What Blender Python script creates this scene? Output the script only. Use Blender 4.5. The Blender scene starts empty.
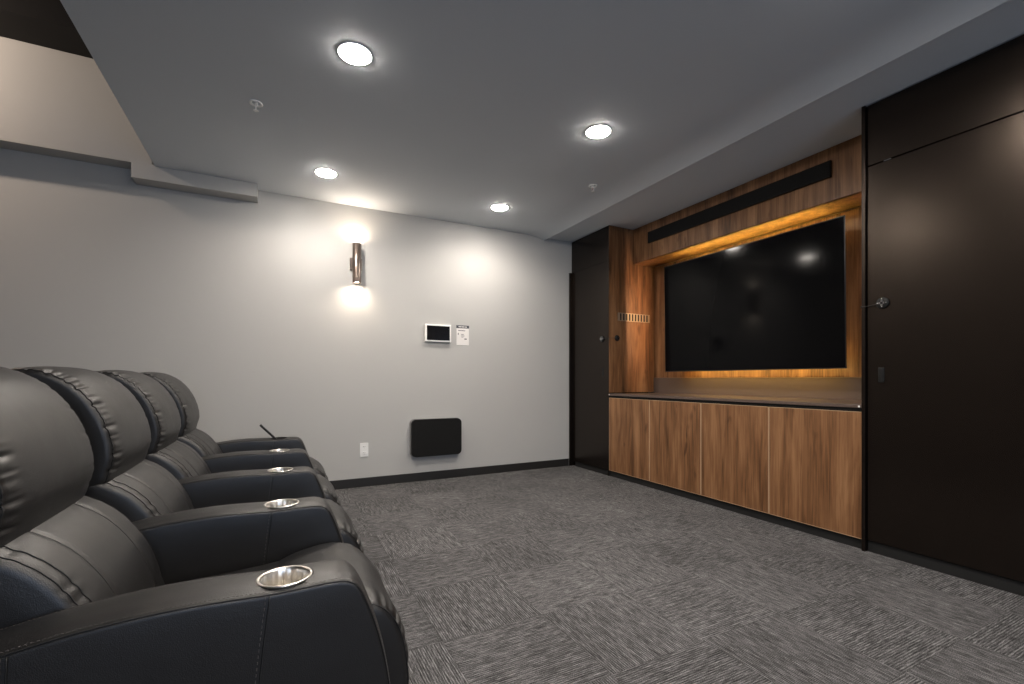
import bpy, bmesh, math, random
from mathutils import Vector, Matrix
random.seed(7)
S = bpy.context.scene
COL = S.collection
PI = math.pi

# ------------------------------------------------------------------ camera, exposure, world, lights
cam_d = bpy.data.cameras.new('camera')
cam = bpy.data.objects.new('camera', cam_d); COL.objects.link(cam)
cam.location = (0, 0, 1.12)
cam.rotation_euler = (PI/2, 0, -math.radians(27.1))
cam_d.sensor_width = 36; cam_d.lens = 36*460/1024
cam_d.shift_y = 37/1024
cam_d.clip_start = 0.02
S.camera = cam
S.view_settings.view_transform = 'Standard'; S.view_settings.look = 'None'
S.view_settings.exposure = 1.18; S.view_settings.gamma = 1.0
S.view_settings.use_curve_mapping = False
w = bpy.data.worlds.new('world'); S.world = w; w.use_nodes = True
w.node_tree.nodes['Background'].inputs[0].default_value = (.55, .72, 1, 1)
w.node_tree.nodes['Background'].inputs[1].default_value = .3

WARM = (1.0, .80, .62)
def area(name, loc, rot, size, energy, color, sy=None, spread=None):
    l = bpy.data.lights.new(name, 'AREA'); l.energy = energy; l.color = color
    l.size = size
    if sy: l.shape = 'RECTANGLE'; l.size_y = sy
    if spread: l.spread = spread
    o = bpy.data.objects.new(name, l); COL.objects.link(o); o.location = loc; o.rotation_euler = rot
    return o
# added cool fill, as sky light through an assumed unseen window behind the camera (outside the pane, aimed into the room)
area('assumed_daylight', (0.6, -3.75, 1.55), (PI/2, 0, 0), 3.6, 24, (.52, .70, 1), 1.7)

DL_E = 118.0       # downlight diffuser radiance
# ------------------------------------------------------------------ materials
def mat(name, col, rough=.5, metal=0, spec=.5, emit=None, es=0, coat=0):
    m = bpy.data.materials.new(name); m.use_nodes = True
    b = m.node_tree.nodes['Principled BSDF']
    b.inputs['Base Color'].default_value = (*col, 1)
    b.inputs['Roughness'].default_value = rough
    b.inputs['Metallic'].default_value = metal
    b.inputs['Specular IOR Level'].default_value = spec
    b.inputs['Coat Weight'].default_value = coat
    if emit:
        b.inputs['Emission Color'].default_value = (*emit, 1)
        b.inputs['Emission Strength'].default_value = es
    return m
class NT:
    def __init__(s, m):
        s.t = m.node_tree; s.b = s.t.nodes['Principled BSDF']
    def n(s, typ, **kw):
        x = s.t.nodes.new(typ)
        for k, v in kw.items(): setattr(x, k, v)
        return x
    def l(s, a, b): s.t.links.new(a, b)
    def math(s, op, a, b=None, c=None):
        x = s.n('ShaderNodeMath', operation=op)
        for i, v in enumerate((a, b, c)):
            if v is None: continue
            if isinstance(v, (int, float)): x.inputs[i].default_value = v
            else: s.l(v, x.inputs[i])
        return x.outputs[0]
    def noise(s, vec, scale, detail=3, rough=.5, dist=0):
        x = s.n('ShaderNodeTexNoise'); s.l(vec, x.inputs['Vector'])
        x.inputs['Scale'].default_value = scale; x.inputs['Detail'].default_value = detail
        x.inputs['Roughness'].default_value = rough; x.inputs['Distortion'].default_value = dist
        return x.outputs['Fac']
    def ramp(s, f, stops):
        x = s.n('ShaderNodeValToRGB'); e = x.color_ramp.elements
        while len(e) < len(stops): e.new(.5)
        for q, (p, c) in zip(e, stops): q.position = p; q.color = (*c, 1)
        s.l(f, x.inputs[0]); return x.outputs[0]
    def bump(s, h, strength, dist=.002):
        x = s.n('ShaderNodeBump'); x.inputs['Strength'].default_value = strength
        x.inputs['Distance'].default_value = dist
        s.l(h, x.inputs['Height']); s.l(x.outputs[0], s.b.inputs['Normal'])
    def pos(s, scale=(1, 1, 1)):
        tc = s.n('ShaderNodeTexCoord'); mp = s.n('ShaderNodeMapping')
        mp.inputs['Scale'].default_value = scale
        s.l(tc.outputs['Object'], mp.inputs['Vector']); return mp.outputs[0]

def paint(name, col):
    m = mat(name, col, .75, spec=.25); t = NT(m)
    t.bump(t.noise(t.pos(), 260, 2), .12, .001)
    return m
M_wall = paint('wall_paint', (.445, .442, .428))
M_ceil = paint('ceiling_paint', (.595, .635, .675))
M_blackceil = mat('black_paint', (.006, .0045, .004), .8)
M_white = mat('white_plastic', (.8, .8, .78), .4)
M_whitemetal = mat('white_enamel', (.90, .90, .88), .35)
M_steel = mat('brushed_steel', (.80, .77, .72), .30, 1)
M_chrome = mat('chrome', (.7, .7, .7), .15, 1)
M_black = mat('black_plastic', (.006, .006, .006), .55, spec=.3)
M_rubber = mat('black_baseboard', (.012, .011, .010), .5)
M_gap = mat('gap_black', (.003, .003, .003), .8)  # near-black of kickboards, base frames, slots and gaps
M_tvscreen = mat('tv_screen', (.003, .003, .0035), .10, spec=.09)
M_tvframe = mat('tv_frame', (.03, .03, .032), .3, .7)
M_bezel = mat('glossy_black', (.005, .005, .006), .12)
M_bronze = mat('brushed_bronze', (.15, .12, .105), .36, .9)
M_edge = mat('wood_edge_band', (.46, .31, .19), .5)
M_counter = mat('counter_laminate', (.095, .068, .056), .34)
M_vent = mat('satin_brass', (.42, .33, .24), .38, .6)
M_cable = mat('cable', (.01, .01, .01), .4)
M_diff = mat('downlight_diffuser', (.9, .9, .9), .5, emit=(1, .915, .825), es=DL_E)
M_sconcelamp = mat('sconce_lamp', (.9, .9, .9), .5, emit=(1, .82, .64), es=55)
M_led = mat('led_strip', (.9, .8, .5), .5, emit=(1, .78, .20), es=58)
M_led_low = mat('led_strip_low', (.9, .8, .5), .5, emit=(1, .66, .18), es=24)
M_led_side = mat('led_strip_peach', (.9, .8, .5), .5, emit=(1, .62, .34), es=120)
M_spot = mat('assumed_high_lamp', (.9, .9, .9), .5, emit=(1, .72, .50), es=120)
M_paper = mat('paper', (.72, .70, .68), .7)
M_ink = mat('ink', (.05, .055, .07), .7)
M_grille = mat('speaker_cloth', (.008, .008, .008), .85, spec=.2)
M_grey = mat('grey_plastic', (.20, .20, .20), .5)
M_stitch = mat('stitch_thread', (.10, .09, .085), .7)
M_seam = mat('seam_black', (.004, .004, .004), .6)  # near-black of the piping and seam lines

def leather(name, col, rough):
    m = mat(name, col, rough, spec=.6); t = NT(m)
    p = t.pos()
    v = t.n('ShaderNodeTexVoronoi'); v.inputs['Scale'].default_value = 420; t.l(p, v.inputs['Vector'])
    h = t.math('ADD', t.math('MULTIPLY', v.outputs['Distance'], .5), t.math('MULTIPLY', t.noise(p, 14, 4), 1.6))
    t.bump(h, .35, .0016)
    r = t.n('ShaderNodeMapRange'); r.inputs[3].default_value = rough-.06; r.inputs[4].default_value = rough+.08
    t.l(t.noise(p, 9, 3), r.inputs[0]); t.l(r.outputs[0], t.b.inputs['Roughness'])
    return m
M_leather = leather('black_leather', (.0085, .0080, .0080), .40)

def wood(name, tone=1.0):
    m = mat(name, (.3, .17, .09), .42, spec=.35); t = NT(m)
    tc = t.n('ShaderNodeTexCoord'); oi = t.n('ShaderNodeObjectInfo')
    add = t.n('ShaderNodeVectorMath', operation='ADD')
    sc = t.n('ShaderNodeVectorMath', operation='SCALE'); sc.inputs[3].default_value = 13.7
    cmb = t.n('ShaderNodeCombineXYZ')
    for i in range(3): t.l(oi.outputs['Random'], cmb.inputs[i])
    t.l(cmb.outputs[0], sc.inputs[0]); t.l(tc.outputs['Object'], add.inputs[0]); t.l(sc.outputs[0], add.inputs[1])
    def mp(s):
        x = t.n('ShaderNodeMapping'); x.inputs['Scale'].default_value = s
        t.l(add.outputs[0], x.inputs['Vector']); return x.outputs[0]
    broad = t.noise(mp((9, 9, 1.1)), 1, 4, .55, .6)
    fine = t.noise(mp((120, 120, 3)), 1, 3, .6)
    streak = t.noise(mp((38, 38, 1.6)), 1, 4, .6, 1.2)
    knot = t.noise(mp((8, 8, 3.2)), 1, 2, .5, .3)
    f = t.math('ADD', t.math('MULTIPLY', broad, .5), t.math('MULTIPLY', streak, .36))
    f = t.math('ADD', f, t.math('MULTIPLY', fine, .14))
    c = lambda a, b, d: (a*tone, b*tone, d*tone)
    base = t.ramp(f, [(.33, c(.046, .019, .008)), (.43, c(.120, .054, .022)), (.50, c(.185, .088, .038)), (.62, c(.29, .150, .070))])
    kr = t.ramp(knot, [(.67, (1, 1, 1)), (.76, (.42, .36, .32))])
    mx = t.n('ShaderNodeMix', data_type='RGBA', blend_type='MULTIPLY'); mx.inputs['Factor'].default_value = 1
    t.l(base, mx.inputs['A']); t.l(kr, mx.inputs['B']); t.l(mx.outputs['Result'], t.b.inputs['Base Color'])
    t.bump(streak, .1, .001)
    return m
M_wood = wood('oak_veneer')

def laminate(name, col, rough):
    m = mat(name, col, rough, spec=.5); t = NT(m)
    t.b.inputs['Specular Tint'].default_value = (1, .80, .66, 1)
    n = t.noise(t.pos((140, 140, 4)), 1, 3, .6)
    t.bump(n, .12, .0006)
    c = t.ramp(n, [(.3, tuple(v*.8 for v in col)), (.7, tuple(v*1.25 for v in col))])
    t.l(c, t.b.inputs['Base Color'])
    return m
M_dark = laminate('dark_laminate', (.0040, .0030, .0026), .27)

def carpet():
    m = mat('carpet_tiles', (.1, .1, .1), .95, spec=.1); t = NT(m)
    tc = t.n('ShaderNodeTexCoord'); sp = t.n('ShaderNodeSeparateXYZ'); t.l(tc.outputs['Object'], sp.inputs[0])
    x = t.math('DIVIDE', t.math('SUBTRACT', sp.outputs[0], 1.13), .5)
    y = t.math('DIVIDE', t.math('SUBTRACT', sp.outputs[1], 1.88), .5)
    ix = t.math('FLOOR', x); iy = t.math('FLOOR', y)
    par = t.math('MODULO', t.math('ADD', t.math('ADD', ix, iy), 100), 2)
    a = t.n('ShaderNodeCombineXYZ'); t.l(sp.outputs[0], a.inputs[0]); t.l(sp.outputs[1], a.inputs[1])
    b = t.n('ShaderNodeCombineXYZ'); t.l(sp.outputs[1], b.inputs[0]); t.l(sp.outputs[0], b.inputs[1])
    mx = t.n('ShaderNodeMix', data_type='VECTOR'); t.l(par, mx.inputs['Factor'])
    t.l(a.outputs[0], mx.inputs['A']); t.l(b.outputs[0], mx.inputs['B'])
    def mp(s):
        q = t.n('ShaderNodeMapping'); q.inputs['Scale'].default_value = s
        t.l(mx.outputs['Result'], q.inputs['Vector']); return q.outputs[0]
    line = t.noise(mp((9, 75, 1)), 1, 2, .5)
    line2 = t.noise(mp((26, 260, 1)), 1, 2, .6)
    sp2 = t.n('ShaderNodeSeparateXYZ'); t.l(mx.outputs['Result'], sp2.inputs[0])
    rib = t.math('SINE', t.math('MULTIPLY', sp2.outputs[1], 2*PI/.0104))
    rib = t.math('MULTIPLY', rib, t.noise(mp((9, 30, 1)), 1, 2, .5))
    tuft = t.noise(tc.outputs['Object'], 330, 2, .6)
    patch = t.noise(tc.outputs['Object'], 2.2, 3, .6)
    wn = t.n('ShaderNodeTexWhiteNoise', noise_dimensions='2D')
    cc = t.n('ShaderNodeCombineXYZ'); t.l(ix, cc.inputs[0]); t.l(iy, cc.inputs[1]); t.l(cc.outputs[0], wn.inputs['Vector'])
    f = t.math('ADD', t.math('ADD', t.math('MULTIPLY', line, .24), t.math('MULTIPLY', rib, .085)), t.math('MULTIPLY', line2, .34))
    f = t.math('ADD', f, t.math('MULTIPLY', tuft, .42))
    f = t.math('ADD', f, t.math('MULTIPLY', t.math('SUBTRACT', wn.outputs['Value'], .5), .022))
    f = t.math('ADD', f, t.math('MULTIPLY', t.math('SUBTRACT', patch, .5), .07))
    c = t.ramp(f, [(.38, (.014, .014, .0145)), (.47, (.058, .057, .058)), (.53, (.108, .106, .108)), (.65, (.31, .305, .31))])
    # thin dark joints between the tiles
    ex = t.math('ABSOLUTE', t.math('SUBTRACT', t.math('FRACT', x), .5)); ey = t.math('ABSOLUTE', t.math('SUBTRACT', t.math('FRACT', y), .5))
    e = t.math('GREATER_THAN', t.math('MAXIMUM', ex, ey), .494)
    m2 = t.n('ShaderNodeMix', data_type='RGBA', blend_type='MULTIPLY'); t.l(t.math('MULTIPLY', e, .15), m2.inputs['Factor'])
    t.l(c, m2.inputs['A']); m2.inputs['B'].default_value = (.3, .3, .3, 1)
    t.l(m2.outputs['Result'], t.b.inputs['Base Color'])
    t.bump(f, .8, .006)
    return m
M_carpet = carpet()

# ------------------------------------------------------------------ mesh helpers
def link(name, me, m, parent=None, smooth=False):
    o = bpy.data.objects.new(name, me); COL.objects.link(o)
    if m: me.materials.append(m)
    if smooth:
        for p in me.polygons: p.use_smooth = True
    if parent: o.parent = parent
    return o
def obj(name, bm, m, parent=None, smooth=False):
    me = bpy.data.meshes.new(name)
    bmesh.ops.recalc_face_normals(bm, faces=bm.faces[:])
    bm.to_mesh(me); bm.free()
    return link(name, me, m, parent, smooth)
def box(bm, x0, x1, y0, y1, z0, z1, bev=0):
    r = bmesh.ops.create_cube(bm, size=1)
    for v in r['verts']:
        v.co = Vector((x0+(v.co.x+.5)*(x1-x0), y0+(v.co.y+.5)*(y1-y0), z0+(v.co.z+.5)*(z1-z0)))
    if bev:
        es = list({e for v in r['verts'] for e in v.link_edges})
        bmesh.ops.bevel(bm, geom=es, offset=bev, segments=2, profile=.5, affect='EDGES')
def bx(name, m, parent, *a, bev=0):
    bm = bmesh.new(); box(bm, *a, bev=bev); return obj(name, bm, m, parent)
def lathe(bm, prof, n=40, mtx=None, fn=None):
    rings = []
    for r, z in prof:
        ring = []
        for k in range(n):
            a = 2*PI*k/n; rr = fn(r, z, a) if fn else r
            v = Vector((rr*math.cos(a), rr*math.sin(a), z))
            ring.append(bm.verts.new(mtx @ v if mtx else v))
        rings.append(ring)
    for i in range(len(rings)-1):
        for k in range(n):
            bm.faces.new((rings[i][k], rings[i][(k+1) % n], rings[i+1][(k+1) % n], rings[i+1][k]))
    for ring, pr in ((rings[0], prof[0]), (rings[-1], prof[-1])):
        if pr[0] < 1e-3 or True:
            if pr[0] <= .0011:
                bm.faces.new(ring)
    return rings
def tube(bm, pts, r, n=6, closed=False):
    pts = [Vector(p) for p in pts]; rings = []
    N = len(pts)
    for i, p in enumerate(pts):
        a = pts[(i-1) % N] if (closed or i > 0) else p
        b = pts[(i+1) % N] if (closed or i < N-1) else p
        d = (b-a).normalized() if (b-a).length > 1e-9 else Vector((0, 0, 1))
        u = d.cross(Vector((0, 0, 1)))
        if u.length < .05: u = d.cross(Vector((0, 1, 0)))
        u.normalize(); v = d.cross(u)
        rings.append([bm.verts.new(p + r*(math.cos(2*PI*k/n)*u + math.sin(2*PI*k/n)*v)) for k in range(n)])
    rng = range(N if closed else N-1)
    for i in rng:
        A, B = rings[i], rings[(i+1) % N]
        for k in range(n): bm.faces.new((A[k], A[(k+1) % n], B[(k+1) % n], B[k]))
    if not closed: bm.faces.new(rings[0]); bm.faces.new(rings[-1])
def tag(o, label, cat, group=None):
    o['label'] = label; o['category'] = cat
    if group: o['group'] = group
    return o
def thing(name, label, cat, loc, group=None, rotz=0):
    o = bpy.data.objects.new(name, None); COL.objects.link(o)
    o.location = loc; o.rotation_euler = (0, 0, rotz); o.empty_display_size = .1
    return tag(o, label, cat, group)
def struct(o): o['kind'] = 'structure'; return o
def dup(root, loc):
    r = root.copy(); COL.objects.link(r); r.location = loc
    for ch in list(root.children):
        c = ch.copy(); COL.objects.link(c); c.parent = r
        for g in list(ch.children):
            d = g.copy(); COL.objects.link(d); d.parent = c
    return r
def closed_spline(ctrl, per=8):
    out = []; n = len(ctrl)
    for i in range(n):
        p0, p1, p2, p3 = (Vector(ctrl[(i+k-1) % n]) for k in range(4))
        for j in range(per):
            t = j/per
            out.append(.5*((2*p1)+(-p0+p2)*t+(2*p0-5*p1+4*p2-p3)*t*t+(-p0+3*p1-3*p2+p3)*t**3))
    return out
def resample(pts, n):
    L = [0]
    for i in range(len(pts)): L.append(L[-1]+(pts[(i+1) % len(pts)]-pts[i]).length)
    T = L[-1]; out = []; k = 0
    for i in range(n):
        s = T*i/n
        while L[k+1] < s: k += 1
        f = (s-L[k])/max(1e-9, L[k+1]-L[k])
        out.append(pts[k].lerp(pts[(k+1) % len(pts)], f))
    return out

class Sweep:
    """a stuffed form: closed XZ outline carried across Y, rounded at both ends"""
    def __init__(s, ctrl, y0, y1, r=.03, crown=.01, n=128, nv=26, cap_bulge=.006, disp=None, per=8, capn=5):
        pts = resample(closed_spline(ctrl, per), n)
        area_ = sum(pts[i].x*pts[(i+1) % n].y-pts[(i+1) % n].x*pts[i].y for i in range(n))
        if area_ < 0: pts.reverse()
        nor = []
        for i in range(n):
            d = (pts[(i+1) % n]-pts[i-1]).normalized(); nor.append(Vector((d.y, -d.x)))
        for _ in range(3):
            nor = [((nor[i-1]+nor[i]*2+nor[(i+1) % n])/4).normalized() for i in range(n)]
        s.pts, s.nor, s.n, s.y0, s.y1 = pts, nor, n, y0, y1
        s.crown, s.r, s.disp = crown, r, disp
        cen = sum(pts, Vector((0, 0)))/n
        rings = []
        def ring(y, inset, f=1, v=None):
            out = []
            for i in range(n):
                o = -inset
                if v is not None:
                    o += crown*(1-abs(2*v-1)**3)
                if disp: o += disp(i/n, (y-y0)/(y1-y0), pts[i])*(1 if f == 1 else 0)
                p = pts[i]+nor[i]*o
                if f < 1: p = cen.lerp(p, f)
                out.append((p.x, y, p.y))
            return out
        for f in [.02]+[(k+1)/capn for k in range(capn-1)]:
            rings.append(ring(y0-cap_bulge*(1-f**4), r, f))
        m = 6
        for k in range(m):
            a = k/m*PI/2; rings.append(ring(y0+r*(1-math.cos(a)), r*(1-math.sin(a))))
        for k in range(nv+1):
            v = k/nv; rings.append(ring(y0+r+(y1-y0-2*r)*v, 0, 1, v))
        for k in reversed(range(m)):
            a = k/m*PI/2; rings.append(ring(y1-r*(1-math.cos(a)), r*(1-math.sin(a))))
        for f in reversed([.02]+[(k+1)/capn for k in range(capn-1)]):
            rings.append(ring(y1+cap_bulge*(1-f**4), r, f))
        s.rings = rings
    def bm(s):
        bm = bmesh.new(); R = [[bm.verts.new(p) for p in r] for r in s.rings]; n = s.n
        for a, b in zip(R[:-1], R[1:]):
            for i in range(n): bm.faces.new((a[i], a[(i+1) % n], b[(i+1) % n], b[i]))
        bm.faces.new(R[0]); bm.faces.new(R[-1]); return bm
    def at(s, u, y, off=0):
        """point on the surface at outline parameter u and height y across"""
        i = int(u*s.n) % s.n; f = u*s.n-int(u*s.n); j = (i+1) % s.n
        p = s.pts[i].lerp(s.pts[j], f); q = s.nor[i].lerp(s.nor[j], f)
        a, b = s.y0, s.y1
        d = min(y-a, b-y); o = off
        if d < s.r: o -= s.r-math.sqrt(max(0, s.r**2-(s.r-d)**2))
        else:
            v = (y-a-s.r)/(b-a-2*s.r); o += s.crown*(1-abs(2*v-1)**3)
        if s.disp: o += s.disp(u, (y-a)/(b-a), p)
        p = p+q*o
        return Vector((p.x, y, p.y))
    def u_range(s, test):
        return [i/s.n for i in range(s.n) if test(s.pts[i])]

def seq(us):
    """order a run of outline parameters so that it does not wrap"""
    us = sorted(us)
    for i in range(len(us)-1):
        if us[i+1]-us[i] > .1: return us[i+1:]+[1+u for u in us[:i+1]]
    return us

# ------------------------------------------------------------------ the room
XC = 3.412; YB = 4.97; ZC = 2.905
struct(bx('floor', M_carpet, None, -6, 4.3, -3.5, YB, -.1, 0))
# back wall: the lower wall, and a proud upper part that ends in a stepped ledge
struct(bx('wall_back', M_wall, None, -6, 4.4, YB, YB+.15, 0, 4.2))
bm = bmesh.new()
pr = [(-6, 2.906), (-1.067, 2.906), (-1.067, 2.785), (-.158, 2.785), (-.158, ZC+.01), (-.93, ZC+.01), (-.93, 4.1), (-6, 4.1)]
vs = [[bm.verts.new((x, y, z)) for x, z in pr] for y in (4.80, YB)]
bm.faces.new(vs[0]); bm.faces.new(vs[1])
for i in range(len(pr)):
    j = (i+1) % len(pr); bm.faces.new((vs[0][i], vs[0][j], vs[1][j], vs[1][i]))
struct(obj('trim_1', bm, M_wall))
struct(bx('wall_left', M_wall, None, -6.15, -6, -3.5, YB+.15, 0, 4.2))
struct(bx('wall_right', M_wall, None, 4.25, 4.4, -3.5, YB, 0, 4.2))
# wall behind the camera, with an assumed wide window added to let light in
bm = bmesh.new()
box(bm, -6, -1.4, -3.65, -3.5, 0, 4.2); box(bm, 2.6, 4.4, -3.65, -3.5, 0, 4.2)
box(bm, -1.4, 2.6, -3.65, -3.5, 0, .6); box(bm, -1.4, 2.6, -3.65, -3.5, 2.5, 4.2)
struct(obj('wall_front', bm, M_wall))
bm = bmesh.new()
for x in (-1.4, -.09, 1.25, 2.54): box(bm, x, x+.06, -3.6, -3.54, .6, 2.5)
for z in (.6, 2.44): box(bm, -1.4, 2.6, -3.6, -3.54, z, z+.06)
struct(obj('assumed_window_1', bm, M_black))  # frame of the assumed window, out of view
# dropped ceiling; its dip before the cabinets is shaped to catch a light band
bm = bmesh.new()
pf = [(-.909, ZC)]
for k in range(17):
    t = k/16; pf.append((2.68+.32*t, ZC-.042*t**2.6))
pf = pf + [(3.0, 3.75), (-.909, 3.75)]
vs = [[bm.verts.new((x, y, z)) for x, z in pf] for y in (-3.5, YB)]
bm.faces.new(vs[0]); bm.faces.new(vs[1])
for i in range(len(pf)):
    j = (i+1) % len(pf)
    if (Vector(pf[i])-Vector(pf[j])).length > 1e-5: bm.faces.new((vs[0][i], vs[0][j], vs[1][j], vs[1][i]))
struct(obj('ceiling', bm, M_ceil))
struct(bx('trim_3', M_ceil, None, 3.0, 4.3, -3.5, YB, 2.898, 3.75))
bm = bmesh.new(); box(bm, -6, -.909, -3.5, 4.8, 3.86, 4.0); box(bm, -6, -.909, 4.45, 4.8, 3.68, 3.87)
struct(obj('trim_2', bm, M_blackceil))
bm = bmesh.new(); box(bm, -6, 3.36, YB-.014, YB, 0, .092, bev=.003)
struct(obj('baseboard_back', bm, M_rubber))

# ------------------------------------------------------------------ downlights, sprinklers
def downlight(x, y, label):
    t = thing('downlight', label, 'ceiling light', (x, y, ZC), 'round recessed downlights'); t.scale = (1.18, 1.18, .8)
    bm = bmesh.new(); lathe(bm, [(.0705, -.002), (.0715, -.0055), (.0765, -.0055), (.079, -.002), (.079, 0), (.0705, 0), (.0705, -.002)], 48)
    obj('trim_ring', bm, M_whitemetal, t, True)
    bm = bmesh.new(); lathe(bm, [(.001, -.0160), (.025, -.0156), (.045, -.0142), (.060, -.0118), (.0665, -.0095), (.0695, -.006), (.0700, -.001), (.001, -.001)], 48)
    obj('diffuser', bm, M_diff, t)
    l = bpy.data.lights.new('downlight_beam', 'SPOT'); l.energy = 12; l.color = (1, .90, .80)
    l.spot_size = math.radians(150); l.spot_blend = .75; l.shadow_soft_size = .045
    o = bpy.data.objects.new('downlight_beam', l); COL.objects.link(o); o.parent = t; o.location = (0, 0, -.062)
    return t
dls = [(.38, 2.62, 'large-looking round downlight nearest the camera, at upper left of the ceiling'),
       (2.05, 2.65, 'round downlight near the middle of the ceiling, in front of the television niche'),
       (.378, 4.247, 'round downlight near the back wall beside the brown wall sconce'),
       (2.05, 4.283, 'round downlight near the back wall, the one nearest the tall corner cabinet'),
       (2.10, 1.03, 'round downlight cut off by the top edge of the picture')]
for x, y, l in dls: downlight(x*1.008, y*1.008, l)
for x, y in ((.38, .9), (.38, -.8), (2.1, -.6), (.38, -2.4), (2.1, -2.3)):  # assumed downlights out of view, carrying on the rows
    downlight(x, y, 'assumed round downlight on the ceiling behind the camera')
def sprinkler(x, y, label):
    t = thing('sprinkler_head', label, 'sprinkler', (x, y, ZC), 'ceiling sprinkler heads')
    bm = bmesh.new(); lathe(bm, [(.024, 0), (.038, -.001), (.041, -.006), (.034, -.010), (.026, -.005), (.024, 0)], 36)
    obj('escutcheon', bm, M_whitemetal, t, True)
    bm = bmesh.new(); lathe(bm, [(.001, 0), (.013, 0), (.013, -.014), (.010, -.018), (.001, -.018)], 20)
    obj('body', bm, M_whitemetal, t)
    bm = bmesh.new()
    for s in (-1, 1): tube(bm, [(0, s*.010, -.014), (0, s*.015, -.028), (0, s*.011, -.042), (0, s*.002, -.050)], .0032, 8)
    obj('frame_arm', bm, M_whitemetal, t, True)
    bm = bmesh.new()
    lathe(bm, [(.001, -.049), (.017, -.050), (.017, -.052), (.001, -.053)], 24, fn=lambda r, z, a: r*(1-.18*(math.cos(12*a) > 0)) if r > .01 else r)
    obj('deflector', bm, M_whitemetal, t)
    bm = bmesh.new(); tube(bm, [(0, 0, -.018), (0, 0, -.048)], .003, 8)
    obj('glass_bulb', bm, mat('red_glass', (.35, .05, .04), .2), t, True)
sprinkler(-.119, 3.40, 'white sprinkler head on the ceiling at left, beside the large downlight')
sprinkler(2.60, 3.44, 'white sprinkler head on the ceiling above the left end of the television niche')

# ------------------------------------------------------------------ wall fittings on the back wall
t = thing('wall_sconce', 'bronze cylinder wall sconce shining up and down on the grey wall', 'wall lamp', (.728, YB, 2.300))
bm = bmesh.new(); R = .042
lathe(bm, [(R, -.20), (R, .20), (R-.003, .202), (R-.005, .20), (R-.005, -.20), (R-.003, -.202), (R, -.20)], 40, Matrix.Translation((0, -.075, 0)))
sh = obj('lamp_shade', bm, M_bronze, t, True)
bm = bmesh.new(); box(bm, -.058, .058, -.032, 0, -.062, .062, bev=.004); box(bm, -.02, .02, -.045, -.03, -.03, .03)
obj('wall_plate', bm, M_bronze, t)
for s, e in ((1, 1), (-1, 1)):
    bm = bmesh.new(); lathe(bm, [(.001, s*.190), (R-.006, s*.190), (R-.006, s*.184), (.001, s*.184)], 32, Matrix.Translation((0, -.075, 0)))
    obj('bulb', bm, M_sconcelamp, t)
    l = bpy.data.lights.new('sconce_beam', 'SPOT'); l.energy = 3.2; l.color = (1, .83, .66); l.spot_size = math.radians(168)
    l.spot_blend = 1.0; l.shadow_soft_size = .022
    o = bpy.data.objects.new('sconce_beam', l); COL.objects.link(o); o.parent = t
    o.location = (0, -.075, s*.215); o.rotation_euler = (PI if s > 0 else 0, 0, 0)

t = thing('wall_tablet', 'small white-framed touch screen mounted on the grey wall', 'touch screen', (1.606, YB, 1.632))
bm = bmesh.new(); box(bm, -.150, .150, -.034, 0, -.098, .098, bev=.006); obj('frame', bm, M_white, t)
bm = bmesh.new(); box(bm, -.132, .132, -.0365, -.03, -.080, .080, bev=.001); obj('screen', bm, M_bezel, t)
t = thing('wall_notice', 'small white paper notice with dark header, right of the touch screen', 'sign', (1.905, YB, 1.622))
bm = bmesh.new(); box(bm, -.075, .075, -.004, 0, -.113, .113); obj('sheet', bm, M_paper, t)
bm = bmesh.new(); box(bm, -.078, .078, -.0055, -.003, .080, .113); obj('header_band', bm, M_ink, t)
bm = bmesh.new()
for x0, x1, z0, z1 in ((-.052, -.02, .092, .101), (-.016, .022, .092, .101), (.027, .05, .092, .101)): box(bm, x0, x1, -.0062, -.005, z0, z1)
obj('header_mark', bm, M_paper, t)
bm = bmesh.new()
for x0, x1, z0, z1 in ((-.055, .03, .049, .056), (-.058, -.05, .004, .026), (-.02, .012, .008, .014), (-.02, .02, -.010, -.004), (-.018, .008, -.024, -.02), (.02, .048, -.048, -.036)):
    box(bm, x0, x1, -.0052, -.0035, z0, z1)
obj('printed_mark', bm, M_ink, t)

def plate(bm, w_, h_, d, r=.0, z=0):
    box(bm, -w_/2, w_/2, -d, 0, z-h_/2, z+h_/2, bev=r)
t = thing('power_outlet', 'white duplex power outlet low on the grey wall', 'outlet', (.812, YB, .382))
bm = bmesh.new(); plate(bm, .085, .145, .007, .003); obj('cover_plate', bm, M_white, t)
for z in (-.032, .032):
    bm = bmesh.new()
    box(bm, -.018, .018, -.0095, -.006, z-.016, z+.016, bev=.003)
    f = obj('socket', bm, M_white, t)
    bm = bmesh.new()
    for x in (-.007, .007): box(bm, x-.0015, x+.0015, -.0100, -.0088, z-.002, z+.009)
    box(bm, -.002, .002, -.0100, -.0088, z-.012, z-.008)
    obj('slot', bm, M_gap, f)

def roundrect(bm, x0, x1, z0, z1, y0, y1, r, seg=10, bev=.004):
    pts = []
    for cx, cz, a0 in ((x1-r, z1-r, 0), (x0+r, z1-r, 90), (x0+r, z0+r, 180), (x1-r, z0+r, 270)):
        for k in range(seg+1):
            a = math.radians(a0+90*k/seg); pts.append((cx+r*math.cos(a), cz+r*math.sin(a)))
    V = [[bm.verts.new((x, y, z)) for x, z in pts] for y in (y0, y1)]
    f0 = bm.faces.new(V[0]); bm.faces.new(V[1])
    n = len(pts)
    for i in range(n): bm.faces.new((V[0][i], V[0][(i+1) % n], V[1][(i+1) % n], V[1][i]))
    if bev: bmesh.ops.bevel(bm, geom=list(f0.edges), offset=bev, segments=2, affect='EDGES')
t = thing('wall_speaker', 'black rounded rectangular panel mounted low on the grey wall', 'wall panel', (1.575, YB, .478))
bm = bmesh.new(); roundrect(bm, -.285, .285, -.205, .205, -.052, 0, .05); obj('housing', bm, M_grey, t)
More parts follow.
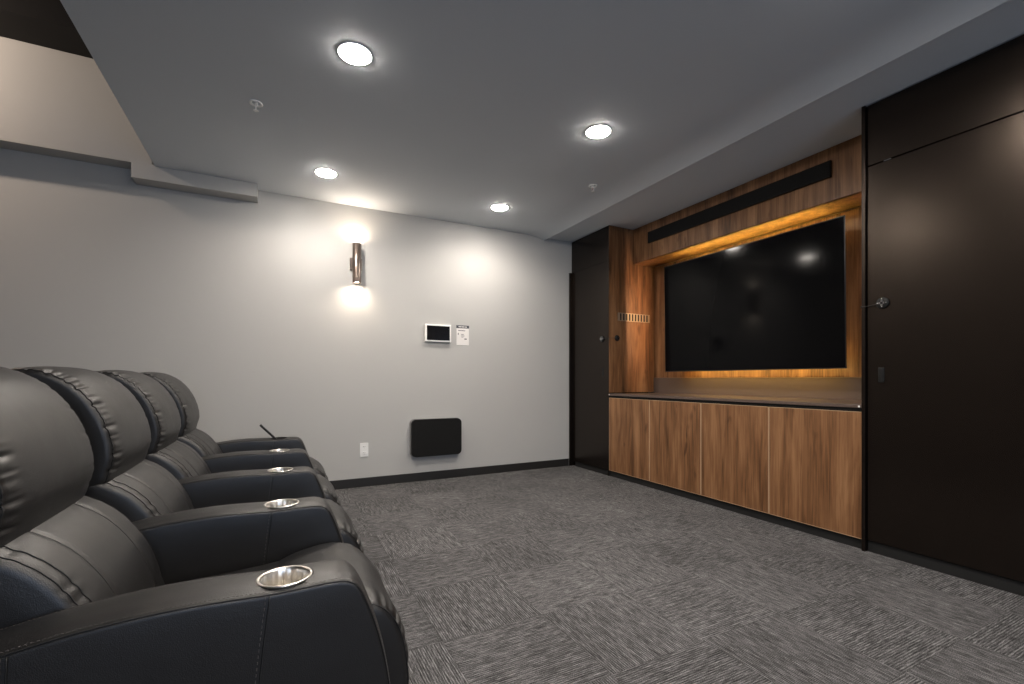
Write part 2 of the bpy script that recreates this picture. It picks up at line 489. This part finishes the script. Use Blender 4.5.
bm = bmesh.new(); roundrect(bm, -.282, .282, -.202, .202, -.094, -.052, .05, bev=.006); obj('front_cover', bm, M_grille, t)

# ------------------------------------------------------------------ cabinetry
Y0, Y1 = 1.634, 4.212
# left tall cabinet in the corner
t = thing('tall_cabinet', 'tall dark cabinet in the room corner, left of the wood niche', 'cabinet', (XC, (Y1+YB)/2, 0))
def rel(p): return (p.location.x, p.location.y, p.location.z)
def rbx(name, m, p, x0, x1, y0, y1, z0, z1, bev=0):
    q = p; lx = ly = lz = 0
    while q is not None: lx += q.location.x; ly += q.location.y; lz += q.location.z; q = q.parent
    return bx(name, m, p, x0-lx, x1-lx, y0-ly, y1-ly, z0-lz, z1-lz, bev=bev)
rbx('carcass', M_dark, t, XC+.022, XC+.62, Y1+.0225, YB-.002, .0, 2.893)
rbx('filler_strip', M_dark, t, XC-.042, XC+.022, YB-.026, YB-.002, .0, 2.49)
rbx('upper_door', M_dark, t, XC, XC+.020, Y1+.021, YB-.004, 2.4925, 2.893, bev=.0015)
d = rbx('door', M_dark, t, XC, XC+.020, Y1+.021, YB-.028, .062, 2.490, bev=.0015)
rbx('recessed_pull', M_gap, d, XC-.001, XC+.002, 4.31, 4.335, 1.15, 1.25)
rbx('plinth', M_gap, t, XC+.012, XC+.022, Y1, 4.90, 0, .060)
# return panel of wood on the side of the corner cabinet
rbx('wood_side_panel', M_wood, t, XC+.001, 4.12, Y1, Y1+.020, .962, 2.893)
rbx('front_edge', M_dark, t, XC-.0005, XC+.0008, Y1+.0015, Y1+.021, .0, 2.893)
# niche back panel
t = bx('back_panel', M_wood, None, -.01, .01, -1.283, 1.289, 0, 1.345); t.location = (4.115, 2.92, 1.135)
tag(t, 'wood panel behind the television forming the back of the niche', 'panel')
# backsplash
t = bx('backsplash', M_counter, None, -.012, .012, -1.288, 1.288, 0, .182, bev=.001); t.location = (4.106, 2.92, .952)
tag(t, 'brown-grey backsplash strip under the television behind the counter', 'backsplash')
# fascia above with a soundbar
t = thing('fascia_box', 'wood bulkhead box above the television niche, under the ceiling', 'bulkhead', (3.775, 2.92, 2.483))
bm = bmesh.new(); box(bm, 0, .325, -1.283, 1.289, 0, .410); obj('bulkhead_panel', bm, M_wood, t)
t = thing('soundbar', 'long black soundbar on the wood bulkhead above the television', 'speaker', (3.775, 2.983, 2.662))
bm = bmesh.new(); box(bm, -.024, 0, -.969, .969, 0, .127, bev=.004); obj('housing', bm, M_black, t)
bm = bmesh.new(); box(bm, -.026, -.023, -.965, .965, .003, .124, bev=.001); obj('grille', bm, M_grille, t)

# television with LED strips behind it
TX = 3.885; ty0, ty1 = 1.975, 3.825; tz0, tz1 = 1.200, 2.378
cy, cz = (ty0+ty1)/2, (tz0+tz1)/2
t = thing('television', 'large black flat television hanging in the lit wood niche', 'television', (TX, cy, cz))
t.rotation_euler = (0, math.radians(-.9), math.radians(0))
hy_, hz_ = (ty1-ty0)/2, (tz1-tz0)/2
bm = bmesh.new(); box(bm, .001, .008, -hy_, hy_, -hz_, hz_, bev=.002); box(bm, .007, .042, -hy_+.064, hy_-.064, -hz_+.04, hz_-.04); obj('casing', bm, M_tvframe, t)
bm = bmesh.new(); box(bm, -.0015, .002, -hy_+.008, hy_-.008, -hz_+.010, hz_-.008); obj('screen', bm, M_tvscreen, t)
bm = bmesh.new(); box(bm, .042, .06, -.6, .6, -.35, .3, bev=.006); obj('electronics_cover', bm, M_black, t)
bm = bmesh.new(); box(bm, .06, .21, -.2, .2, -.15, .15); obj('wall_bracket', bm, M_black, t)
bm = bmesh.new(); box(bm, -.004, .004, hy_-.165, hy_-.158, hz_-.004, hz_+.022); obj('sensor', bm, M_black, t)
for nm, a in (('top', (-.76, .76, hz_-.048, hz_-.038)), ('bottom', (-.76, .76, -hz_+.020, -hz_+.035))):
    bm = bmesh.new(); box(bm, .030, .040, a[0], a[1], a[2], a[3]); obj('led_strip', bm, M_led if nm == 'top' else M_led_low, t)
for sgn in (-1, 1):
    a = sorted((sgn*(hy_-.064), sgn*(hy_-.057)))
    bm = bmesh.new(); box(bm, .036, .044, a[0], a[1], -.42, .46); obj('led_strip', bm, M_led_side, t)
    if True:
        bm = bmesh.new(); box(bm, .0425, .046, a[0]-(.01 if sgn > 0 else .012), a[1]+(.016 if sgn > 0 else .01), -.45, .49); obj('led_shield', bm, M_black, t)  # added shield, keeps the side strip's light off the niche back

# counter, base cabinets
t = thing('countertop', 'long dark countertop over the four wood base cabinets', 'countertop', (XC, 2.92, .908))
bm = bmesh.new(); box(bm, -.012, .69, -1.288, 1.290, .022, .044, bev=.002); obj('top_board', bm, M_counter, t)
bm = bmesh.new(); box(bm, .006, .03, -1.286, 1.286, .000, .022); obj('shadow_rail', bm, M_gap, t)
for y in (-1.276, 1.266):
    bm = bmesh.new(); box(bm, -.015, -.011, y, y+.010, .026, .038, bev=.001); obj('end_cap', bm, M_white, t)
wd = (Y1-Y0)/4
names = ['first wood base cabinet from the left, next to the corner cabinet', 'second wood base cabinet from the left under the counter',
         'third wood base cabinet from the left under the counter', 'rightmost wood base cabinet, beside the tall right-hand cabinet']
for k in range(4):
    yb = Y1-(k+1)*wd
    t = thing('base_cabinet', names[k], 'cabinet', (XC, yb+wd/2, 0), 'wood base cabinets under the counter')
    rbx('carcass', M_dark, t, XC+.022, XC+.66, yb+.002, yb+wd-.002, .07, .906)
    d = rbx('door', M_wood, t, XC+.001, XC+.020, yb+.004, yb+wd-.004, .072, .902)
    bm = bmesh.new(); e = .0035; ya, yc = -(wd/2)+.002, wd/2-.002
    box(bm, -.0, .019, ya, ya+e, .070, .904); box(bm, -.0, .019, yc-e, yc, .070, .904)
    box(bm, 0, .019, ya, yc, .070, .070+e); box(bm, 0, .019, ya, yc, .904-e, .904)
    obj('edge_band', bm, M_edge, t)
t = bx('toe_kick', M_gap, None, 0, .012, -1.288, 1.288, 0, .069); t.location = (XC+.018, 2.92, 0)
tag(t, 'black toe kick board along the floor under the wood base cabinets', 'kickboard')

# right tall cabinet
t = thing('tall_cabinet', 'tall black cabinet at right running out of the picture', 'cabinet', (XC, .7, 0))
rbx('carcass', M_dark, t, XC+.022, XC+.70, -1.0, Y0-.024, .0, 2.889)
rbx('side_panel', M_dark, t, XC-.016, XC+.70, Y0-.022, Y0-.001, .0, 2.893, bev=.001)
rbx('upper_door', M_dark, t, XC, XC+.020, .72, 1.606, 2.500, 2.889, bev=.0015)
d = rbx('door', M_dark, t, XC, XC+.020, .72, 1.606, .076, 2.492, bev=.0015)
bm = bmesh.new()
def ldo(x, y, z): return Vector((x-XC, y-.7, z))
bm = bmesh.new(); box(bm, -.003, .001, 1.512-.7, 1.546-.7, 1.098, 1.192, bev=.002); pl = obj('recessed_pull', bm, M_black, d)
bm = bmesh.new(); box(bm, -.0045, -.002, 1.515-.7, 1.532-.7, 1.106, 1.184, bev=.001); obj('lip', bm, M_tvframe, d)
rbx('upper_door', M_dark, t, XC, XC+.020, -.17, .717, 2.500, 2.889, bev=.0015)
rbx('door', M_dark, t, XC, XC+.020, -.17, .717, .076, 2.492, bev=.0015)
rbx('plinth', M_gap, t, XC+.012, XC+.022, -1.0, Y0-.024, 0, .074)
bm = bmesh.new(); box(bm, -.002, .001, 1.475-.7, 1.515-.7, 2.494, 2.498); obj('hinge', bm, M_chrome, t)

# child-lock pucks joined by a thin cable
def puck(name, parent, c, axis):
    """round catch; axis is the outward direction"""
    rot = Vector((0, 0, 1)).rotation_difference(Vector(axis)).to_matrix().to_4x4()
    M = Matrix.Translation(c) @ rot
    bm = bmesh.new(); lathe(bm, [(.001, 0), (.034, 0), (.036, .004), (.033, .010), (.020, .016), (.001, .017)], 32, M)
    p = obj(name, bm, M_black, parent)
    bm = bmesh.new()
    for hx, hy in ((.017, .006), (.006, .015)):
        r = bmesh.ops.create_cube(bm, size=1)
        for v in r['verts']: v.co = M @ Vector((v.co.x*2*hx, v.co.y*2*hy, .0155+v.co.z*.007))
    for a in (0, 90, 180, 270):
        mm = M @ Matrix.Rotation(math.radians(a), 4, 'Z') @ Matrix.Translation((.023, 0, .013))
        lathe(bm, [(.001, 0), (.0045, 0), (.004, .003), (.001, .0035)], 10, mm)
    obj('button', bm, M_chrome, p)
t = thing('cabinet_lock', 'round cable lock joining the corner cabinet door to the wood side panel', 'lock', (XC, 4.27, 1.59), 'round cable locks')
puck('catch', t, Vector((-.001, 4.335-4.27, .0)), (-1, 0, 0))
puck('catch', t, Vector((.115, Y1-4.27-.001, .006)), (0, -1, 0))
bm = bmesh.new(); tube(bm, [(-.012, .065, 0), (-.012, -.02, .001), (-.010, -.068, .003), (.02, -.072, .004), (.115, -.070, .006)], .0022, 8)
obj('cable', bm, M_cable, t, True)
t = thing('cabinet_lock', 'round cable lock on the tall right-hand cabinet door', 'lock', (XC, 1.52, 1.60), 'round cable locks')
puck('catch', t, Vector((-.001, 0, 0)), (-1, 0, 0))
bm = bmesh.new(); tube(bm, [(-.012, 0, 0), (-.014, .04, -.006), (-.016, .09, -.011), (-.019, .118, -.011)], .0022, 8)
box(bm, -.017, .02, .1125, .1165, -.018, -.004)
obj('cable', bm, M_cable, t, True)

# slotted vent on the wood side panel
t = thing('vent_grille', 'small slotted metal vent on the wood side panel of the niche', 'vent', (3.785, Y1, 1.848))
bm = bmesh.new()
box(bm, -.245, .245, -.004, 0, .040, .048); box(bm, -.245, .245, -.004, 0, -.048, -.040)
box(bm, -.245, -.238, -.004, 0, -.048, .048); box(bm, .238, .245, -.004, 0, -.048, .048)
obj('frame', bm, M_vent, t)
bm = bmesh.new(); box(bm, -.238, .238, -.001, .0, -.040, .040); obj('backing', bm, M_gap, t)
for k in range(11):
    x = -.225+k*.045
    bm = bmesh.new(); box(bm, x-.011, x+.011, -.004, -.001, -.040, .040); obj('slat', bm, M_vent, t)

# ------------------------------------------------------------------ recliners
PITCH = .787; OX = -.2       # local x = world x - OX ; local y = world y - near face of the near arm
def L(pts): return [(x-OX, z) for x, z in pts]
AW = .168                    # arm width
ARM = L([(.168, .598), (.192, .580), (.214, .535), (.240, .46), (.262, .37), (.280, .25), (.290, .12), (.288, .05), (.24, .045), (.1, .045), (-.2, .045), (-.55, .045), (-.80, .05), (-.86, .10),
         (-.87, .25), (-.86, .40), (-.80, .48), (-.66, .54), (-.52, .573), (-.40, .594), (-.30, .604), (-.2, .608), (-.1, .606), (-.01, .602), (.06, .603), (.11, .604), (.145, .603)])
def arm_piece(root, y, cup=True):
    y += .006
    sw = Sweep(ARM, y, y+AW, r=.014, crown=.006, n=160, nv=8, cap_bulge=.004, capn=8)
    bm = sw.bm()
    me = bpy.data.meshes.new('armrest'); bmesh.ops.recalc_face_normals(bm, faces=bm.faces[:]); bm.to_mesh(me); bm.free()
    ao = link('armrest', me, None, root, True)
    cx, cyy, cz_ = .019-OX, y+.077, .6035
    # cut the well for the cup holder, then keep only the resulting mesh
    cb = bmesh.new(); bmesh.ops.create_cone(cb, cap_ends=True, segments=40, radius1=.0585, radius2=.0585, depth=.2, matrix=Matrix.Translation((cx, cyy, cz_)))
    cm = bpy.data.meshes.new('cut'); cb.to_mesh(cm); cb.free()
    co = bpy.data.objects.new('cut', cm); COL.objects.link(co); co.parent = root
    md = ao.modifiers.new('cut', 'BOOLEAN'); md.object = co; md.operation = 'DIFFERENCE'; md.solver = 'EXACT'
    bpy.context.view_layer.update()
    dg = bpy.context.evaluated_depsgraph_get()
    nm = bpy.data.meshes.new_from_object(ao.evaluated_get(dg))
    ao.modifiers.clear(); ao.data = nm
    bpy.data.objects.remove(co); nm.materials.clear(); nm.materials.append(M_leather)
    for p in nm.polygons: p.use_smooth = True
    # cup holder
    bm = bmesh.new()
    flute = lambda r, z, a: r*(1-.075*abs(math.cos(11*a))**.7) if (z < -.004 and r > .02) else r
    M = Matrix.Translation((cx, cyy, cz_))
    lathe(bm, [(.0575, -.004), (.066, .003), (.0663, .0055), (.065, .0068), (.0605, .0068), (.0582, .0055), (.0565, 0), (.0550, -.02), (.0545, -.05), (.0535, -.075), (.048, -.079), (.001, -.079)], 144, M, flute)
    c = obj('cup_holder', bm, M_steel if cup else M_black, ao, True)
    # piping along both upper edges
    us = seq(sw.u_range(lambda p: p.y > .08 and (p.x-OX*0) > -.66))
    us = seq(sw.u_range(lambda p: p.y > .075 and not (p.x < -.60 and p.y < .5)))
    for yy in (y+.0035, y+AW-.0035):
        bm = bmesh.new(); tube(bm, [sw.at(u, yy, .0008) for u in us], .0022, 6); obj('piping', bm, M_seam, ao, True)
    us2 = [us[0]+(us[-1]-us[0])*k/330 for k in range(331)]
    for yy in (y+.0125, y+AW-.0125):
        bm = bmesh.new()
        for k in range(0, 330, 2):
            tube(bm, [sw.at(us2[k], yy, .0003), sw.at(us2[k]+(us2[1]-us2[0])*1.1, yy, .0003)], .0007, 4)
        obj('stitching', bm, M_stitch, ao)
    # vertical seams on both side faces
    for face, off in ((y-.0036, -.0008), (y+AW+.0036, .0008)):
        for a, b, c0 in (((-.014, .598), (-.045, .36), (-.06, .06)), ((-.47, .575), (-.475, .36), (-.48, .06))):
            P_ = []
            for k in range(21):
                tt = k/20; x = (1-tt)**2*a[0]+2*tt*(1-tt)*b[0]+tt*tt*c0[0]; z = (1-tt)**2*a[1]+2*tt*(1-tt)*b[1]+tt*tt*c0[1]
                P_.append((x-OX, face+off*.5, z))
            bm = bmesh.new(); tube(bm, P_, .0016, 6); obj('side_seam', bm, M_seam, ao, True)
            bs = bmesh.new()
            for k in range(36):
                t0 = k/36*20; i = min(19, int(t0)); f = t0-i
                p = Vector(P_[i]).lerp(Vector(P_[i+1]), f); p2 = p+(Vector(P_[i+1])-Vector(P_[i])).normalized()*.007
                dx = Vector((-.009, 0, 0)); tube(bs, [p+dx, p2+dx], .0008, 4)
            obj('side_stitching', bs, M_stitch, ao)
    return ao

def gauss(x, s): return math.exp(-(x/s)**2)
def gather(seed, amp, n=26, edge=.10):
    rnd = random.Random(seed)
    ph = [((k+rnd.uniform(-.3, .3))/n % 1, rnd.uniform(.2, 1), rnd.uniform(.18, .34)/n) for k in range(n)]
    def f(u, v, p):
        if edge*.15 < v < 1-edge*.15 and (v < edge*2.4 or v > 1-edge*2.4):
            d = min(v, 1-v)
            e = gauss(d-edge*.75, edge*.7)
            s_ = 0
            for q, a, w_ in ph:
                k = abs(u-q); k = min(k, 1-k); s_ += a*gauss(k, w_)
            if v > .5: e *= .3
            return -amp*e*(s_-.3)
        return 0
    return f
def groove(vs, depth=.006, width=.012):
    def f(u, v, p): return -sum(depth*gauss(v-q, width) for q in vs)
    return f
def plus(*fs): return lambda u, v, p: sum(f(u, v, p) for f in fs)

SY0, SY1 = AW+.012, PITCH-.010
def pipe(sw, us, yy, off, r, parent):
    bm = bmesh.new(); tube(bm, [sw.at(u, yy, off) for u in us], r, 6); return obj('piping', bm, M_seam, parent, True)
def make_recliner(label):
    root = thing('recliner', label, 'recliner', (OX, 1.248, 0), 'black leather recliners in a row')
    bx('base_frame', M_gap, root, -.75-OX, .20-OX, SY0+.01, SY1-.01, 0.012, .30)
    arm_piece(root, 0)
    # seat cushion
    g = gather(3, .004, 22)
    SEAT = L([(-.46, .37), (-.40, .395), (-.25, .400), (-.05, .412), (.08, .425), (.17, .430), (.215, .40), (.22, .35), (.19, .30), (.05, .28), (-.2, .27), (-.42, .27), (-.50, .31)])
    sw = Sweep(SEAT, SY0, SY1, r=.04, crown=.012, disp=g, nv=30); seat = obj('seat_cushion', sw.bm(), M_leather, root, True)
    us = seq(sw.u_range(lambda p: p.y > .36))
    for yy in (SY0+.13, SY1-.13): pipe(sw, us, yy, .0005, .002, seat)
    # footrest, hanging down in front
    FR = L([(.00, .408), (.05, .432), (.11, .447), (.17, .455), (.23, .450), (.285, .428), (.325, .385), (.352, .325), (.368, .25), (.374, .17), (.366, .09), (.335, .05), (.29, .06), (.27, .14), (.262, .24), (.24, .32), (.18, .36), (.08, .375), (.02, .385)])
    wob = lambda u, v, p: .004*math.sin(v*9+u*20)*math.sin(v*3.1)
    sw = Sweep(FR, SY0+.002, SY1-.002, r=.028, crown=.014, disp=plus(lambda u, v, p, g=gather(11, .026, 34, .12): g(u, v, p)*(min(1, max(0, (p.x-.32)/.12))), wob), n=220, nv=44)
    fr = obj('footrest', sw.bm(), M_leather, root, True)
    us = seq(sw.u_range(lambda p: p.x > .22-OX and p.y > .07 and (p.x > .30-OX or p.y > .40)))
    for yy in (SY0+.012, SY1-.012): pipe(sw, us, yy, .0004, .0026, fr)
    # lumbar cushion
    LB = L([(-.352, .37), (-.362, .44), (-.385, .52), (-.425, .60), (-.480, .672), (-.545, .722), (-.62, .752), (-.72, .76), (-.80, .72), (-.80, .62), (-.72, .50), (-.62, .40), (-.52, .34), (-.42, .33)])
    sv = (.27, .76); W = SY1-SY0
    sw = Sweep(LB, SY0, SY1, r=.03, crown=.010, disp=plus(gather(5, .0045, 34, .08), groove(sv, .004, .012)), n=150, nv=60)
    lb = obj('lumbar_cushion', sw.bm(), M_leather, root, True)
    us = seq(sw.u_range(lambda p: p.y > .36 and (p.x > -.60-OX or (p.y > .7 and p.x > -.70-OX))))
    for yy in (SY0+W*sv[0], SY0+W*sv[1], SY0+.014, SY1-.014, SY0+.05): pipe(sw, us, yy, .0010, .0016, lb)
    # headrest
    HR = L([(-.553, .78), (-.543, .83), (-.553, .905), (-.580, .985), (-.622, 1.058), (-.680, 1.118), (-.750, 1.153), (-.820, 1.155), (-.875, 1.125), (-.90, 1.06), (-.895, .95), (-.86, .83), (-.79, .74), (-.70, .695), (-.62, .700), (-.572, .728)])
    sw = Sweep(HR, SY0, SY1, r=.026, crown=.012, disp=gather(21, .013, 50, .085), n=260, nv=64, cap_bulge=.0)
    hr = obj('headrest', sw.bm(), M_leather, root, True)
    us = seq(sw.u_range(lambda p: p.x > -.93-OX and p.y > .72))
    for yy in (SY0+.010, SY1-.010): pipe(sw, us, yy, .001, .0022, hr)
    # back shell
    BK = L([(-.80, 1.09), (-.90, 1.10), (-.975, 1.04), (-1.00, .9), (-.955, .6), (-.93, .3), (-.92, .09), (-.86, .06), (-.75, .07), (-.70, .30), (-.72, .5), (-.78, .7), (-.86, .9)])
    sw = Sweep(BK, SY0+.02, SY1-.02, r=.03, crown=.008)
    obj('back_panel', sw.bm(), M_leather, root, True)
    return root
labs = ['nearest black leather recliner, at the lower left corner of the picture',
        'second black leather recliner from the camera in the row',
        'third black leather recliner from the camera in the row',
        'farthest black leather recliner, closest to the grey back wall']
r0 = make_recliner(labs[0])
for k in (1, 2, 3):
    r = dup(r0, (OX, 1.248+k*PITCH, 0)); r['label'] = labs[k]
arm_piece(r, PITCH, False)
# remote control leaning in the last cup holder
t = thing('remote_control', 'slim black remote control sticking up from the farthest armrest cup holder', 'remote control', (.045, 1.248+4*PITCH+.085, .545))
t.rotation_euler = (0, math.radians(-43), 0)
bm = bmesh.new(); box(bm, -.008, .008, -.025, .025, 0, .250, bev=.004); obj('casing', bm, M_black, t)
bm = bmesh.new()
for k in range(6):
    for j in (-1, 0, 1): box(bm, .0075, .0095, j*.014-.004, j*.014+.004, .12+k*.019, .128+k*.019, bev=.0005)
obj('button', bm, M_grey, t)

# assumed warm lamp, out of view on the high black ceiling at the left
t = thing('assumed_spotlight', 'assumed warm spotlight on the high black ceiling beyond the left edge', 'spotlight', (-2.62, 4.22, 3.84))
bm = bmesh.new(); lathe(bm, [(.001, .02), (.05, .02), (.05, -.14), (.046, -.14), (.046, -.11), (.001, -.11)], 32); obj('housing', bm, M_black, t, True)
bm = bmesh.new(); lathe(bm, [(.001, -.112), (.045, -.112), (.045, -.118), (.001, -.118)], 32); obj('lamp', bm, M_spot, t)
l = bpy.data.lights.new('assumed_high_lamp_light', 'POINT'); l.energy = 30; l.color = (1, .80, .64); l.shadow_soft_size = .04
o = bpy.data.objects.new('assumed_high_lamp_light', l); COL.objects.link(o); o.parent = t; o.location = (0, 0, -.19)
